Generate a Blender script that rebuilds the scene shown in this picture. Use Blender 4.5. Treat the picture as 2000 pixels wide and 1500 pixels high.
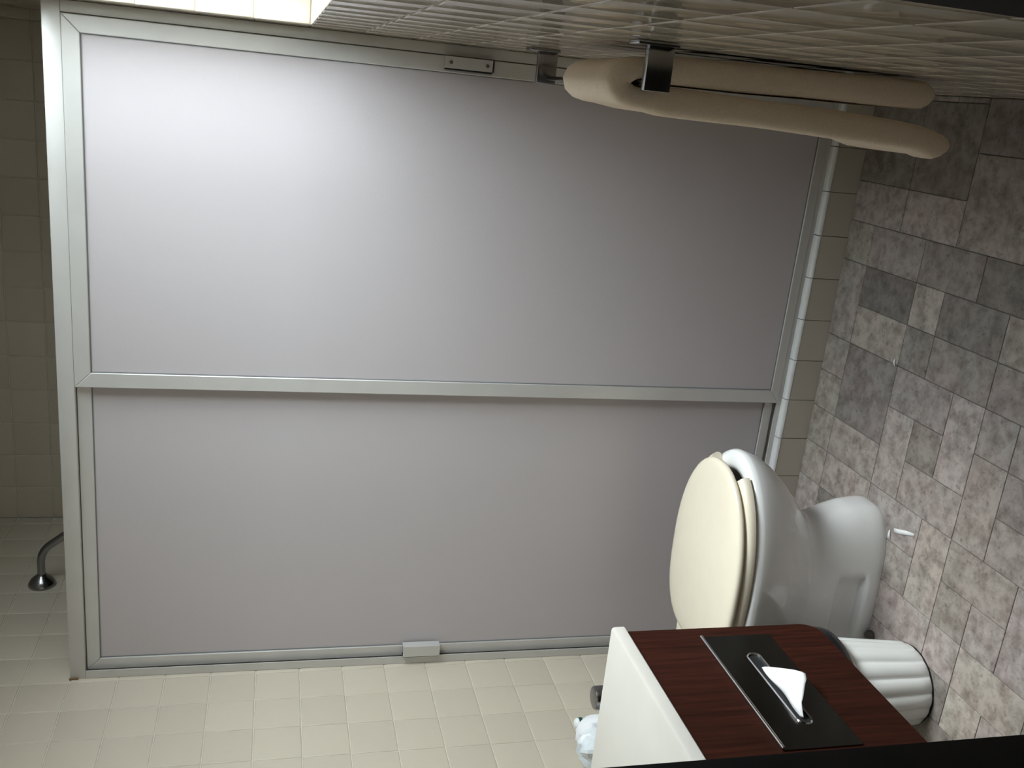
import bpy, bmesh, math, random
from mathutils import Vector, Matrix
random.seed(7)
PI = math.pi
for o in list(bpy.data.objects):
    bpy.data.objects.remove(o)
SC = bpy.context.scene
COL = SC.collection

# ------------------------------------------------------------------ camera, sky, exposure
# The photograph was taken with the phone turned on its side: the picture's right is the floor.
cam_d = bpy.data.cameras.new('camera')
cam = bpy.data.objects.new('camera', cam_d)
COL.objects.link(cam)
SC.camera = cam
cam_d.sensor_width = 36.0
cam_d.lens = 36.0 * 1851.178 / 2000.0
cam_d.clip_start = 0.02
m = Matrix(((0.0998056, 0.9501962, 0.2952389), (-0.2266786, 0.3106312, -0.9231062), (-0.9688424, 0.0252068, 0.2463919))).to_4x4()
m.translation = Vector((1.482647, -2.165875, 1.411265))
cam.matrix_world = m

SKY = 28.5
world = bpy.data.worlds.new('sky')
SC.world = world
world.use_nodes = True
wn = world.node_tree
bg = wn.nodes['Background']
# an overcast sky: three times brighter overhead than at the horizon, dark ground below
tc = wn.nodes.new('ShaderNodeTexCoord')
sx = wn.nodes.new('ShaderNodeSeparateXYZ')
wn.links.new(tc.outputs['Generated'], sx.inputs[0])
up_ = wn.nodes.new('ShaderNodeMath'); up_.operation = 'MULTIPLY_ADD'
up_.inputs[1].default_value = SKY * 2 / 3; up_.inputs[2].default_value = SKY / 3
wn.links.new(sx.outputs['Z'], up_.inputs[0])
hz = wn.nodes.new('ShaderNodeMath'); hz.operation = 'GREATER_THAN'; hz.inputs[1].default_value = 0.0
wn.links.new(sx.outputs['Z'], hz.inputs[0])
mxs = wn.nodes.new('ShaderNodeMix'); mxs.data_type = 'FLOAT'
mxs.inputs['A'].default_value = SKY * 0.10
wn.links.new(hz.outputs[0], mxs.inputs['Factor']); wn.links.new(up_.outputs[0], mxs.inputs['B'])
wn.links.new(mxs.outputs['Result'], bg.inputs['Strength'])
bg.inputs['Color'].default_value = (0.87, 0.955, 1.0, 1)

# hazy sun behind thin cloud, high on the window's side
sl_ = bpy.data.lights.new('sun', 'SUN')
sl_.energy = 5.6
sl_.angle = math.radians(26)
sl_.color = (1.0, 0.985, 0.96)
so_ = bpy.data.objects.new('sun', sl_)
COL.objects.link(so_)
EL, AZ = math.radians(54), math.radians(8)
so_.rotation_euler = Vector((math.cos(EL) * math.cos(AZ), math.cos(EL) * math.sin(AZ), math.sin(EL))).to_track_quat('Z', 'Y').to_euler()

vs = SC.view_settings
vs.view_transform = 'Standard'
vs.look = 'None'
vs.gamma = 1.0
vs.use_curve_mapping = False
vs.exposure = 0.0

# ------------------------------------------------------------------ room measures (metres)
W = 1.5645            # room width, X = 0 is the left wall
YB = 0.905            # back wall of the shower
YF = -1.57            # inner face of the front wall (doorway)
ZC = 2.42             # ceiling
T = 0.1095            # wall tile pitch
Z0 = 1.1021           # a horizontal joint on the left and back walls
Z0R = 1.133           # a horizontal joint on the right wall
Y0 = -0.0134          # a vertical joint on the left and right walls
WY0, WY1, WZ0, WZ1 = -0.96, -0.10, 1.352, 2.33   # window hole in the right wall
WT = 0.13             # wall thickness

# portal that helps the sky sampling through the window (gives no light of its own)
pl = bpy.data.lights.new('window_portal', 'AREA')
pl.shape = 'RECTANGLE'
pl.size = WY1 - WY0
pl.size_y = WZ1 - WZ0
pl.cycles.is_portal = True
po = bpy.data.objects.new('window_portal', pl)
COL.objects.link(po)
pm = Matrix(((0, 0, 1), (1, 0, 0), (0, 1, 0))).to_4x4()   # local -Z looks to -X
pm.translation = Vector((W + WT + 0.01, (WY0 + WY1) / 2, (WZ0 + WZ1) / 2))
po.matrix_world = pm

# ------------------------------------------------------------------ materials
def new_mat(name):
    mt = bpy.data.materials.new(name)
    mt.use_nodes = True
    nt = mt.node_tree
    return mt, nt, nt.nodes['Principled BSDF']

def plain(name, col, rough=0.5, metal=0.0, var=0.06, scale=30.0, bump=0.0, coat=0.0, spec=0.5, stretch=None, bscale=None):
    mt, nt, b = new_mat(name)
    g = nt.nodes.new('ShaderNodeNewGeometry')
    mp = nt.nodes.new('ShaderNodeMapping')
    nt.links.new(g.outputs['Position'], mp.inputs['Vector'])
    if stretch:
        mp.inputs['Scale'].default_value = stretch
    n = nt.nodes.new('ShaderNodeTexNoise')
    n.inputs['Scale'].default_value = scale
    n.inputs['Detail'].default_value = 5
    nt.links.new(mp.outputs['Vector'], n.inputs['Vector'])
    r = nt.nodes.new('ShaderNodeValToRGB')
    r.color_ramp.elements[0].position = 0.3
    r.color_ramp.elements[1].position = 0.7
    r.color_ramp.elements[0].color = tuple(c * (1 - var) for c in col) + (1,)
    r.color_ramp.elements[1].color = tuple(min(1, c * (1 + var)) for c in col) + (1,)
    nt.links.new(n.outputs['Fac'], r.inputs['Fac'])
    nt.links.new(r.outputs['Color'], b.inputs['Base Color'])
    b.inputs['Roughness'].default_value = rough
    b.inputs['Metallic'].default_value = metal
    b.inputs['Coat Weight'].default_value = coat
    b.inputs['Coat Roughness'].default_value = 0.08
    b.inputs['Specular IOR Level'].default_value = spec
    if bump:
        n2 = nt.nodes.new('ShaderNodeTexNoise')
        n2.inputs['Scale'].default_value = bscale or scale * 4
        n2.inputs['Detail'].default_value = 3
        nt.links.new(mp.outputs['Vector'], n2.inputs['Vector'])
        bp = nt.nodes.new('ShaderNodeBump')
        bp.inputs['Strength'].default_value = bump
        bp.inputs['Distance'].default_value = 0.002
        nt.links.new(n2.outputs['Fac'], bp.inputs['Height'])
        nt.links.new(bp.outputs['Normal'], b.inputs['Normal'])
    return mt

def tile_mat(name, col, rough, wave):
    mt, nt, b = new_mat(name)
    oi = nt.nodes.new('ShaderNodeObjectInfo')
    g = nt.nodes.new('ShaderNodeNewGeometry')
    n = nt.nodes.new('ShaderNodeTexNoise')
    n.inputs['Scale'].default_value = 45
    n.inputs['Detail'].default_value = 4
    nt.links.new(g.outputs['Position'], n.inputs['Vector'])
    add = nt.nodes.new('ShaderNodeMath'); add.operation = 'MULTIPLY_ADD'
    add.inputs[1].default_value = 0.35
    nt.links.new(n.outputs['Fac'], add.inputs[0])
    sc = nt.nodes.new('ShaderNodeMath'); sc.operation = 'MULTIPLY'; sc.inputs[1].default_value = 0.65
    nt.links.new(oi.outputs['Random'], sc.inputs[0])
    nt.links.new(sc.outputs[0], add.inputs[2])
    mx = nt.nodes.new('ShaderNodeMix'); mx.data_type = 'RGBA'
    mx.inputs['A'].default_value = tuple(c * 0.95 for c in col) + (1,)
    mx.inputs['B'].default_value = tuple(min(1, c * 1.05) for c in col) + (1,)
    nt.links.new(add.outputs[0], mx.inputs['Factor'])
    nt.links.new(mx.outputs['Result'], b.inputs['Base Color'])
    b.inputs['Roughness'].default_value = rough
    n2 = nt.nodes.new('ShaderNodeTexNoise')
    n2.inputs['Scale'].default_value = 16
    n2.inputs['Detail'].default_value = 1
    nt.links.new(g.outputs['Position'], n2.inputs['Vector'])
    bp = nt.nodes.new('ShaderNodeBump')
    bp.inputs['Strength'].default_value = wave
    bp.inputs['Distance'].default_value = 0.004
    nt.links.new(n2.outputs['Fac'], bp.inputs['Height'])
    nt.links.new(bp.outputs['Normal'], b.inputs['Normal'])
    return mt

def stone_mat():
    mt, nt, b = new_mat('stone_floor')
    oi = nt.nodes.new('ShaderNodeObjectInfo')
    g = nt.nodes.new('ShaderNodeNewGeometry')
    off = nt.nodes.new('ShaderNodeVectorMath'); off.operation = 'MULTIPLY_ADD'
    cmb = nt.nodes.new('ShaderNodeCombineXYZ')
    for k in ('X', 'Y', 'Z'):
        nt.links.new(oi.outputs['Random'], cmb.inputs[k])
    off.inputs[1].default_value = (7, 11, 3)
    nt.links.new(cmb.outputs[0], off.inputs[0])
    nt.links.new(g.outputs['Position'], off.inputs[2])
    n1 = nt.nodes.new('ShaderNodeTexNoise'); n1.inputs['Scale'].default_value = 32; n1.inputs['Detail'].default_value = 8; n1.inputs['Roughness'].default_value = 0.65
    n2 = nt.nodes.new('ShaderNodeTexNoise'); n2.inputs['Scale'].default_value = 95; n2.inputs['Detail'].default_value = 4
    n3 = nt.nodes.new('ShaderNodeTexNoise'); n3.inputs['Scale'].default_value = 9; n3.inputs['Detail'].default_value = 2
    for n in (n1, n2, n3):
        nt.links.new(off.outputs[0], n.inputs['Vector'])
    r1 = nt.nodes.new('ShaderNodeValToRGB')
    r1.color_ramp.elements[0].position = 0.34; r1.color_ramp.elements[0].color = (0.21, 0.182, 0.168, 1)
    r1.color_ramp.elements[1].position = 0.6; r1.color_ramp.elements[1].color = (0.40, 0.365, 0.347, 1)
    nt.links.new(n1.outputs['Fac'], r1.inputs['Fac'])
    r2 = nt.nodes.new('ShaderNodeValToRGB')
    r2.color_ramp.elements[0].position = 0.3; r2.color_ramp.elements[0].color = (0.6, 0.57, 0.55, 1)
    r2.color_ramp.elements[1].position = 0.42; r2.color_ramp.elements[1].color = (1, 1, 1, 1)
    nt.links.new(n2.outputs['Fac'], r2.inputs['Fac'])
    m1 = nt.nodes.new('ShaderNodeMix'); m1.data_type = 'RGBA'; m1.blend_type = 'MULTIPLY'; m1.inputs['Factor'].default_value = 0.8
    nt.links.new(r1.outputs['Color'], m1.inputs['A']); nt.links.new(r2.outputs['Color'], m1.inputs['B'])
    r3 = nt.nodes.new('ShaderNodeValToRGB')
    r3.color_ramp.elements[0].position = 0.35; r3.color_ramp.elements[0].color = (0.96, 0.98, 0.95, 1)
    r3.color_ramp.elements[1].position = 0.65; r3.color_ramp.elements[1].color = (1.0, 0.955, 0.945, 1)
    nt.links.new(n3.outputs['Fac'], r3.inputs['Fac'])
    m2 = nt.nodes.new('ShaderNodeMix'); m2.data_type = 'RGBA'; m2.blend_type = 'MULTIPLY'; m2.inputs['Factor'].default_value = 1
    nt.links.new(m1.outputs['Result'], m2.inputs['A']); nt.links.new(r3.outputs['Color'], m2.inputs['B'])
    # tone of the single tile, from its object colour
    m3 = nt.nodes.new('ShaderNodeMix'); m3.data_type = 'RGBA'; m3.blend_type = 'MULTIPLY'; m3.inputs['Factor'].default_value = 1
    nt.links.new(m2.outputs['Result'], m3.inputs['A']); nt.links.new(oi.outputs['Color'], m3.inputs['B'])
    nt.links.new(m3.outputs['Result'], b.inputs['Base Color'])
    b.inputs['Roughness'].default_value = 0.42
    bp = nt.nodes.new('ShaderNodeBump'); bp.inputs['Strength'].default_value = 0.15; bp.inputs['Distance'].default_value = 0.002
    nt.links.new(n1.outputs['Fac'], bp.inputs['Height'])
    nt.links.new(bp.outputs['Normal'], b.inputs['Normal'])
    return mt

def wood_mat():
    mt, nt, b = new_mat('walnut_laminate')
    g = nt.nodes.new('ShaderNodeNewGeometry')
    mp = nt.nodes.new('ShaderNodeMapping')
    mp.inputs['Scale'].default_value = (40, 60, 3.0)
    nt.links.new(g.outputs['Position'], mp.inputs['Vector'])
    n = nt.nodes.new('ShaderNodeTexNoise'); n.inputs['Scale'].default_value = 2.2; n.inputs['Detail'].default_value = 7; n.inputs['Roughness'].default_value = 0.6; n.inputs['Distortion'].default_value = 0.5
    nt.links.new(mp.outputs['Vector'], n.inputs['Vector'])
    r = nt.nodes.new('ShaderNodeValToRGB')
    r.color_ramp.elements[0].position = 0.32; r.color_ramp.elements[0].color = (0.018, 0.0045, 0.0025, 1)
    r.color_ramp.elements[1].position = 0.72; r.color_ramp.elements[1].color = (0.05, 0.0125, 0.006, 1)
    nt.links.new(n.outputs['Fac'], r.inputs['Fac'])
    nt.links.new(r.outputs['Color'], b.inputs['Base Color'])
    b.inputs['Roughness'].default_value = 0.6
    b.inputs['Specular IOR Level'].default_value = 0.12
    return mt

def frosted_mat():
    mt, nt, b = new_mat('frosted_glass')
    out = nt.nodes['Material Output']
    b.inputs['Base Color'].default_value = (0.575, 0.525, 0.54, 1)
    b.inputs['Roughness'].default_value = 0.55
    b.inputs['Specular IOR Level'].default_value = 0.35
    g = nt.nodes.new('ShaderNodeNewGeometry')
    n = nt.nodes.new('ShaderNodeTexNoise'); n.inputs['Scale'].default_value = 420; n.inputs['Detail'].default_value = 2
    nt.links.new(g.outputs['Position'], n.inputs['Vector'])
    bp = nt.nodes.new('ShaderNodeBump'); bp.inputs['Strength'].default_value = 0.25; bp.inputs['Distance'].default_value = 0.001
    nt.links.new(n.outputs['Fac'], bp.inputs['Height'])
    nt.links.new(bp.outputs['Normal'], b.inputs['Normal'])
    tl = nt.nodes.new('ShaderNodeBsdfTranslucent')
    tl.inputs['Color'].default_value = (0.8, 0.82, 0.84, 1)
    mx = nt.nodes.new('ShaderNodeMixShader'); mx.inputs['Fac'].default_value = 0.04
    nt.links.new(b.outputs[0], mx.inputs[1]); nt.links.new(tl.outputs[0], mx.inputs[2])
    nt.links.new(mx.outputs[0], out.inputs['Surface'])
    return mt

def clear_mat():
    mt, nt, b = new_mat('window_glass')
    out = nt.nodes['Material Output']
    tr = nt.nodes.new('ShaderNodeBsdfTransparent'); tr.inputs['Color'].default_value = (0.95, 0.97, 0.97, 1)
    gl = nt.nodes.new('ShaderNodeBsdfGlossy'); gl.inputs['Roughness'].default_value = 0.03
    mx = nt.nodes.new('ShaderNodeMixShader'); mx.inputs['Fac'].default_value = 0.04
    nt.links.new(tr.outputs[0], mx.inputs[1]); nt.links.new(gl.outputs[0], mx.inputs[2])
    nt.links.new(mx.outputs[0], out.inputs['Surface'])
    nt.nodes.remove(b)
    return mt

M = dict(
    tile=tile_mat('cream_glazed_tile', (0.63, 0.555, 0.45), 0.22, 0.2),
    tile_r=tile_mat('cream_glazed_tile_wavy', (0.63, 0.555, 0.45), 0.08, 0.45),
    curb=tile_mat('beige_curb_tile', (0.5, 0.45, 0.38), 0.3, 0.2),
    grout=plain('grout', (0.68, 0.63, 0.53), 0.9, var=0.1, scale=60),
    grout_d=plain('floor_joint', (0.17, 0.155, 0.145), 0.9, var=0.2, scale=60),
    stone=stone_mat(),
    wood=wood_mat(),
    frost=frosted_mat(),
    clear=clear_mat(),
    paint=plain('ceiling_paint', (0.42, 0.4, 0.36), 0.8),
    front=plain('front_wall_paint', (0.78, 0.72, 0.62), 0.7),
    dark=plain('dark_door_frame', (0.006, 0.0045, 0.004), 0.75, var=0.2, spec=0.15),
    hall=plain('hall_paint', (0.10, 0.085, 0.07), 0.85),
    alu=plain('satin_aluminium', (0.64, 0.62, 0.6), 0.42, metal=0.3, var=0.03, scale=12, stretch=(1, 1, 1)),
    gasket=plain('grey_gasket', (0.2, 0.2, 0.205), 0.6),
    slot=plain('painted_shade', (0.012, 0.012, 0.014), 0.6),  # near black, stands in for shade at the pulls and in the slot
    plate=plain('dark_mirror_steel', (0.13, 0.13, 0.125), 0.16, metal=1.0, var=0.05),
    cap=plain('painted_cap_sheen', (0.74, 0.74, 0.74), 0.14, coat=0.6),  # white paints the sky's reflection along the curb's rounded edge
    chrome=plain('chrome', (0.78, 0.79, 0.8), 0.12, metal=1.0, var=0.02),
    dull=plain('dull_chrome', (0.32, 0.32, 0.33), 0.22, metal=1.0, var=0.05),
    bronze=plain('tarnished_metal', (0.16, 0.15, 0.14), 0.35, metal=0.9, var=0.1),
    porcelain=plain('white_porcelain', (0.86, 0.865, 0.87), 0.12, var=0.01, coat=0.5),
    seat=plain('cream_plastic', (0.77, 0.70, 0.57), 0.3, var=0.015),
    counter=plain('cream_laminate', (0.63, 0.60, 0.55), 0.4, var=0.03, scale=9),
    white=plain('white_plastic', (0.86, 0.88, 0.87), 0.32, var=0.01),
    black=plain('black_plastic', (0.01, 0.01, 0.011), 0.18, var=0.1),
    tissue=plain('tissue_paper', (0.88, 0.88, 0.9), 0.9, var=0.02, bump=0.1),
    towel=plain('cream_terry', (0.9, 0.76, 0.61), 0.95, var=0.05, scale=300, bump=0.6, bscale=900, spec=0.1),
    wrap=plain('crinkled_wrapper', (0.75, 0.79, 0.82), 0.2, var=0.12, scale=50, bump=0.6, bscale=60),
    green=plain('dark_green_print', (0.01, 0.07, 0.06), 0.4),
    pan=plain('shower_pan', (0.6, 0.58, 0.54), 0.5),
    stain=plain('caulk_stain', (0.22, 0.13, 0.05), 0.8, var=0.3),
)

# ------------------------------------------------------------------ mesh helpers
ORIGIN = {}
def finish(bm, name, mat, parent=None, smooth=38):
    """link a bmesh built in world coordinates as one object (moved to its thing's origin)"""
    root = parent
    while root is not None and root.parent is not None:
        root = root.parent
    org = ORIGIN.get(root.name, Vector((0, 0, 0))) if root is not None else Vector((0, 0, 0))
    if org.length > 0:
        bmesh.ops.translate(bm, verts=bm.verts, vec=-org)
    bmesh.ops.recalc_face_normals(bm, faces=bm.faces)
    me = bpy.data.meshes.new(name)
    bm.to_mesh(me)
    bm.free()
    me.materials.append(mat)
    if smooth:
        me.polygons.foreach_set('use_smooth', [True] * len(me.polygons))
        me.set_sharp_from_angle(angle=math.radians(smooth))
    o = bpy.data.objects.new(name, me)
    COL.objects.link(o)
    if parent is not None:
        o.parent = parent
    return o

def thing(name, label, cat, loc=(0, 0, 0), group=None):
    o = bpy.data.objects.new(name, None)
    o.empty_display_size = 0.05
    COL.objects.link(o)
    o.location = loc
    ORIGIN[o.name] = Vector(loc)
    o['label'] = label
    o['category'] = cat
    if group:
        o['group'] = group
    return o

def tag(o, label, cat, group=None):
    o['label'] = label
    o['category'] = cat
    if group:
        o['group'] = group
    return o

def struct(o, label=None):
    o['kind'] = 'structure'
    if label:
        o['label'] = label
    return o

def box(bm, a, b, bev=0.0, seg=2):
    x0, x1 = sorted((a[0], b[0])); y0, y1 = sorted((a[1], b[1])); z0, z1 = sorted((a[2], b[2]))
    vs_ = [bm.verts.new(p) for p in ((x0, y0, z0), (x1, y0, z0), (x1, y1, z0), (x0, y1, z0), (x0, y0, z1), (x1, y0, z1), (x1, y1, z1), (x0, y1, z1))]
    fs = [bm.faces.new([vs_[i] for i in q]) for q in ((0, 3, 2, 1), (4, 5, 6, 7), (0, 1, 5, 4), (1, 2, 6, 5), (2, 3, 7, 6), (3, 0, 4, 7))]
    if bev > 0:
        es = list({e for f in fs for e in f.edges})
        bmesh.ops.bevel(bm, geom=es, offset=bev, segments=seg, affect='EDGES', profile=0.5)
    return bm

def BM():
    return bmesh.new()

def prism(bm, pts, ax, d0, d1, bev=0.0, seg=2):
    """extrude a closed 2-D outline; ax is the extrusion axis, pts are the two other axes in order"""
    def P(p, d):
        if ax == 0: return (d, p[0], p[1])
        if ax == 1: return (p[0], d, p[1])
        return (p[0], p[1], d)
    a = [bm.verts.new(P(p, d0)) for p in pts]
    b = [bm.verts.new(P(p, d1)) for p in pts]
    n = len(pts)
    fs = [bm.faces.new(a), bm.faces.new(b[::-1])]
    cap = list({e for f in fs for e in f.edges})
    for i in range(n):
        bm.faces.new((a[i], a[(i + 1) % n], b[(i + 1) % n], b[i]))
    if bev > 0:
        bmesh.ops.bevel(bm, geom=cap, offset=bev, segments=seg, affect='EDGES', profile=0.5)
    return bm

def loft(bm, rings, cap0=True, cap1=True):
    vr = [[bm.verts.new(p) for p in r] for r in rings]
    n = len(rings[0])
    for a, b in zip(vr, vr[1:]):
        for i in range(n):
            bm.faces.new((a[i], a[(i + 1) % n], b[(i + 1) % n], b[i]))
    if cap0: bm.faces.new(vr[0])
    if cap1: bm.faces.new(vr[-1][::-1])
    return bm

def tube(bm, pts, r, seg=12, caps=True):
    pts = [Vector(p) for p in pts]
    rs = r if isinstance(r, (list, tuple)) else [r] * len(pts)
    rings = []
    ref = None
    for i, p in enumerate(pts):
        d = (pts[min(i + 1, len(pts) - 1)] - pts[max(i - 1, 0)]).normalized()
        if ref is None:
            ref = Vector((0, 0, 1)) if abs(d.z) < 0.9 else Vector((1, 0, 0))
        u = (ref - d * ref.dot(d)).normalized()
        v = d.cross(u)
        ref = u
        rings.append([p + (u * math.cos(2 * PI * k / seg) + v * math.sin(2 * PI * k / seg)) * rs[i] for k in range(seg)])
    return loft(bm, rings, caps, caps)

def lathe(bm, prof, c, ax=2, seg=24):
    """prof: list of (radius, height along ax)"""
    rings = []
    for r, h in prof:
        ring = []
        for k in range(seg):
            a = 2 * PI * k / seg
            u, v = max(r, 1e-4) * math.cos(a), max(r, 1e-4) * math.sin(a)
            p = {2: (u, v, h), 0: (h, u, v), 1: (v, h, u)}[ax]
            ring.append((c[0] + p[0], c[1] + p[1], c[2] + p[2]))
        rings.append(ring)
    return loft(bm, rings)

def smoothstep(a, b, x):
    t = max(0, min(1, (x - a) / (b - a)))
    return t * t * (3 - 2 * t)

def arc(p0, p1, p2, n=6):
    """quadratic curve through a corner"""
    p0, p1, p2 = Vector(p0), Vector(p1), Vector(p2)
    return [(p0 * (1 - t) ** 2 + p1 * 2 * t * (1 - t) + p2 * t * t) for t in (i / n for i in range(n + 1))]

# ------------------------------------------------------------------ tiles
JOINT = 0.0022
PROUD = 0.002
def tile_geo(bm, mat4, w, h, thick=PROUD + 0.001, r=0.0035):
    """a cushion-edged tile: centre at the origin of mat4, face towards its +Z, 34 triangles"""
    def ring(ix, z):
        a, b = w / 2 - ix, h / 2 - ix
        return [bm.verts.new(mat4 @ Vector(p)) for p in ((-a, -b, z), (a, -b, z), (a, b, z), (-a, b, z))]
    r = min(r, w * 0.2, h * 0.2)
    rs = [ring(0, -thick), ring(0, -r * 0.45), ring(r * 0.35, -r * 0.12), ring(r, 0)]
    for a, b in zip(rs, rs[1:]):
        for i in range(4):
            bm.faces.new((a[i], a[(i + 1) % 4], b[(i + 1) % 4], b[i]))
    bm.faces.new(rs[-1])

TILE_CACHE = {}
def tile_mesh(w, h, mat, r=0.0035):
    key = (round(w, 4), round(h, 4), mat.name, r)
    if key not in TILE_CACHE:
        bm = BM()
        tile_geo(bm, Matrix.Identity(4), w, h, r=r)
        me = bpy.data.meshes.new('tile')
        bm.to_mesh(me)
        bm.free()
        me.materials.append(mat)
        me.polygons.foreach_set('use_smooth', [True] * len(me.polygons))
        me.set_sharp_from_angle(angle=math.radians(50))
        TILE_CACHE[key] = me
    return TILE_CACHE[key]

def subtract(rect, hole):
    a0, a1, b0, b1 = rect
    h0, h1, k0, k1 = hole
    if a1 <= h0 or a0 >= h1 or b1 <= k0 or b0 >= k1:
        return [rect]
    out = []
    if a0 < h0: out.append((a0, h0, b0, b1))
    if a1 > h1: out.append((h1, a1, b0, b1))
    m0, m1 = max(a0, h0), min(a1, h1)
    if b0 < k0: out.append((m0, m1, b0, k0))
    if b1 > k1: out.append((m0, m1, k1, b1))
    return out

def tile_wall(parent, mat, frame, u0, u1, v0, v1, ug, vg, single, holes=()):
    """tiles over a wall rectangle. frame(u, v) -> 4x4 matrix with +Z out of the wall.
    single(u, v) says which tiles are objects of their own; the rest is joined."""
    rest = BM()
    nrest = 0
    iu0 = math.floor((u0 - ug) / T) - 1
    iu1 = math.ceil((u1 - ug) / T) + 1
    iv0 = math.floor((v0 - vg) / T) - 1
    iv1 = math.ceil((v1 - vg) / T) + 1
    for i in range(iu0, iu1):
        for j in range(iv0, iv1):
            a0, a1 = max(u0, ug + i * T), min(u1, ug + (i + 1) * T)
            b0, b1 = max(v0, vg + j * T), min(v1, vg + (j + 1) * T)
            if a1 - a0 < 0.004 or b1 - b0 < 0.004:
                continue
            rects = [(a0, a1, b0, b1)]
            for h in holes:
                rects = [q for r in rects for q in subtract(r, h)]
            for (p0, p1, q0, q1) in rects:
                w, h = p1 - p0 - JOINT, q1 - q0 - JOINT
                if w < 0.004 or h < 0.004:
                    continue
                cu, cv = (p0 + p1) / 2, (q0 + q1) / 2
                mtx = frame(cu, cv)
                if single(cu, cv):
                    o = bpy.data.objects.new('tile', tile_mesh(w, h, mat))
                    COL.objects.link(o)
                    o.parent = parent
                    o.matrix_local = mtx
                else:
                    tile_geo(rest, mtx, w, h)
                    nrest += 1
    if nrest:
        o = finish(rest, 'tile_field', mat, parent, 50)
        o['kind'] = 'stuff'
    else:
        rest.free()

def fr(xa, ya, za, origin):
    def f(u, v):
        m4 = Matrix((xa, ya, za)).transposed().to_4x4()
        m4.translation = Vector(origin) + Vector(xa) * u + Vector(ya) * v
        return m4
    return f

# ------------------------------------------------------------------ room shell
SH = PROUD
# left wall
bm = BM(); box(bm, (-0.12, YF - 0.13, -0.05), (-SH, YB + 0.12, ZC + 0.05))
wl = struct(finish(bm, 'wall_left', M['grout'], None, 0), 'cream tiled wall behind the toilet and vanity')
tile_wall(wl, M['tile'], fr((0, 1, 0), (0, 0, 1), (1, 0, 0), (0, 0, 0)), YF, YB, 0, ZC, Y0, Z0,
          lambda u, v: (u < 0.02 and u > -1.25 and v > 0.5 and v < 2.0) or (u >= 0.0 and v > 1.78))
# back wall of the shower
bm = BM(); box(bm, (0, YB + SH, -0.05), (W, YB + 0.12, ZC + 0.05))
wb = struct(finish(bm, 'wall_back', M['grout'], None, 0), 'tiled back wall of the shower seen above the header')
tile_wall(wb, M['tile'], fr((1, 0, 0), (0, 0, 1), (0, -1, 0), (0, YB, 0)), 0, W, 0, ZC, 0.0, Z0,
          lambda u, v: v > 1.9)
# right wall, with the window hole
bm = BM()
X0, X1 = W + SH, W + WT
box(bm, (X0, YF, -0.05), (X1, WY0, ZC + 0.05))
box(bm, (X0, WY1, -0.05), (X1, YB + 0.12, ZC + 0.05))
box(bm, (X0, WY0, -0.05), (X1, WY1, WZ0 - SH))
box(bm, (X0, WY0, WZ1), (X1, WY1, ZC + 0.05))
wr = struct(finish(bm, 'wall_right', M['grout'], None, 0), 'glossy tiled wall with the towel bar and window')
tile_wall(wr, M['tile_r'], fr((0, -1, 0), (0, 0, 1), (-1, 0, 0), (W, 0, 0)), -YB, -YF, 0, ZC, -Y0, Z0R,
          lambda u, v: u > -0.02 and v < 1.36, holes=[(-WY1, -WY0, WZ0, WZ1)])
# tiled reveal of the window: the far side and the sill
tile_wall(wr, M['tile'], fr((1, 0, 0), (0, 0, 1), (0, -1, 0), (0, WY1 - SH, 0)), W, W + 0.08, WZ0, WZ1, W, Z0R, lambda u, v: True)
tile_wall(wr, M['tile'], fr((0, -1, 0), (1, 0, 0), (0, 0, 1), (0, 0, WZ0)), -WY1, -WY0, W, W + 0.08, -Y0, W, lambda u, v: True)
# front wall and doorway
DX0, DZ = 0.965, 2.05
bm = BM()
box(bm, (-0.12, YF - 0.12, -0.05), (DX0 - 0.02, YF, ZC + 0.05))
box(bm, (DX0 - 0.02, YF - 0.12, DZ + 0.02), (W + WT, YF, ZC + 0.05))
struct(finish(bm, 'wall_front', M['front'], None, 0), 'wall with the doorway the picture looks through')
bm = BM(); box(bm, (DX0 - 0.02, YF - 0.135, 0), (DX0 + 0.0045, YF - 0.001, DZ), 0.002)
struct(finish(bm, 'trim_1', M['dark']), 'near black door jamb beside the vanity')
bm = BM(); box(bm, (W - 0.001, YF - 0.135, 0), (W + 0.03, YF - 0.001, DZ), 0.002)
struct(finish(bm, 'trim_2', M['dark']), 'near black door jamb beside the towel wall')
bm = BM(); box(bm, (DX0 - 0.02, YF - 0.135, DZ), (W + 0.03, YF - 0.001, DZ + 0.025), 0.002)
struct(finish(bm, 'trim_3', M['dark']), 'near black head of the door frame')
# hall around the viewpoint
HY = -3.3
bm = BM(); box(bm, (-0.6, HY - 0.1, -0.05), (W + 0.9, HY, ZC + 0.05))
struct(finish(bm, 'wall_hall', M['hall'], None, 0))
bm = BM(); box(bm, (-0.7, HY, -0.05), (-0.6, YF - 0.12, ZC + 0.05)); box(bm, (-0.7, YF - 0.12, -0.05), (-0.12, YF, ZC + 0.05))
struct(finish(bm, 'wall_hall_west', M['hall'], None, 0))
bm = BM(); box(bm, (W + 0.8, HY, -0.05), (W + 0.9, YF - 0.12, ZC + 0.05)); box(bm, (W + 0.03, YF - 0.12, -0.05), (W + 0.9, YF - 0.005, ZC + 0.05))
struct(finish(bm, 'wall_hall_east', M['hall'], None, 0))
bm = BM(); box(bm, (-0.12, YF - 0.12, ZC), (W + WT, YB + 0.12, ZC + 0.1))
struct(finish(bm, 'ceiling', M['paint'], None, 0))
bm = BM(); box(bm, (-0.7, HY, ZC), (W + 0.9, YF - 0.12, ZC + 0.1))
struct(finish(bm, 'ceiling_hall', M['paint'], None, 0))
bm = BM(); box(bm, (-0.7, HY, -0.1), (W + 0.9, YF - 0.13, -0.003))
struct(finish(bm, 'floor_hall', M['hall'], None, 0), 'floor of the dark hall')

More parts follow.
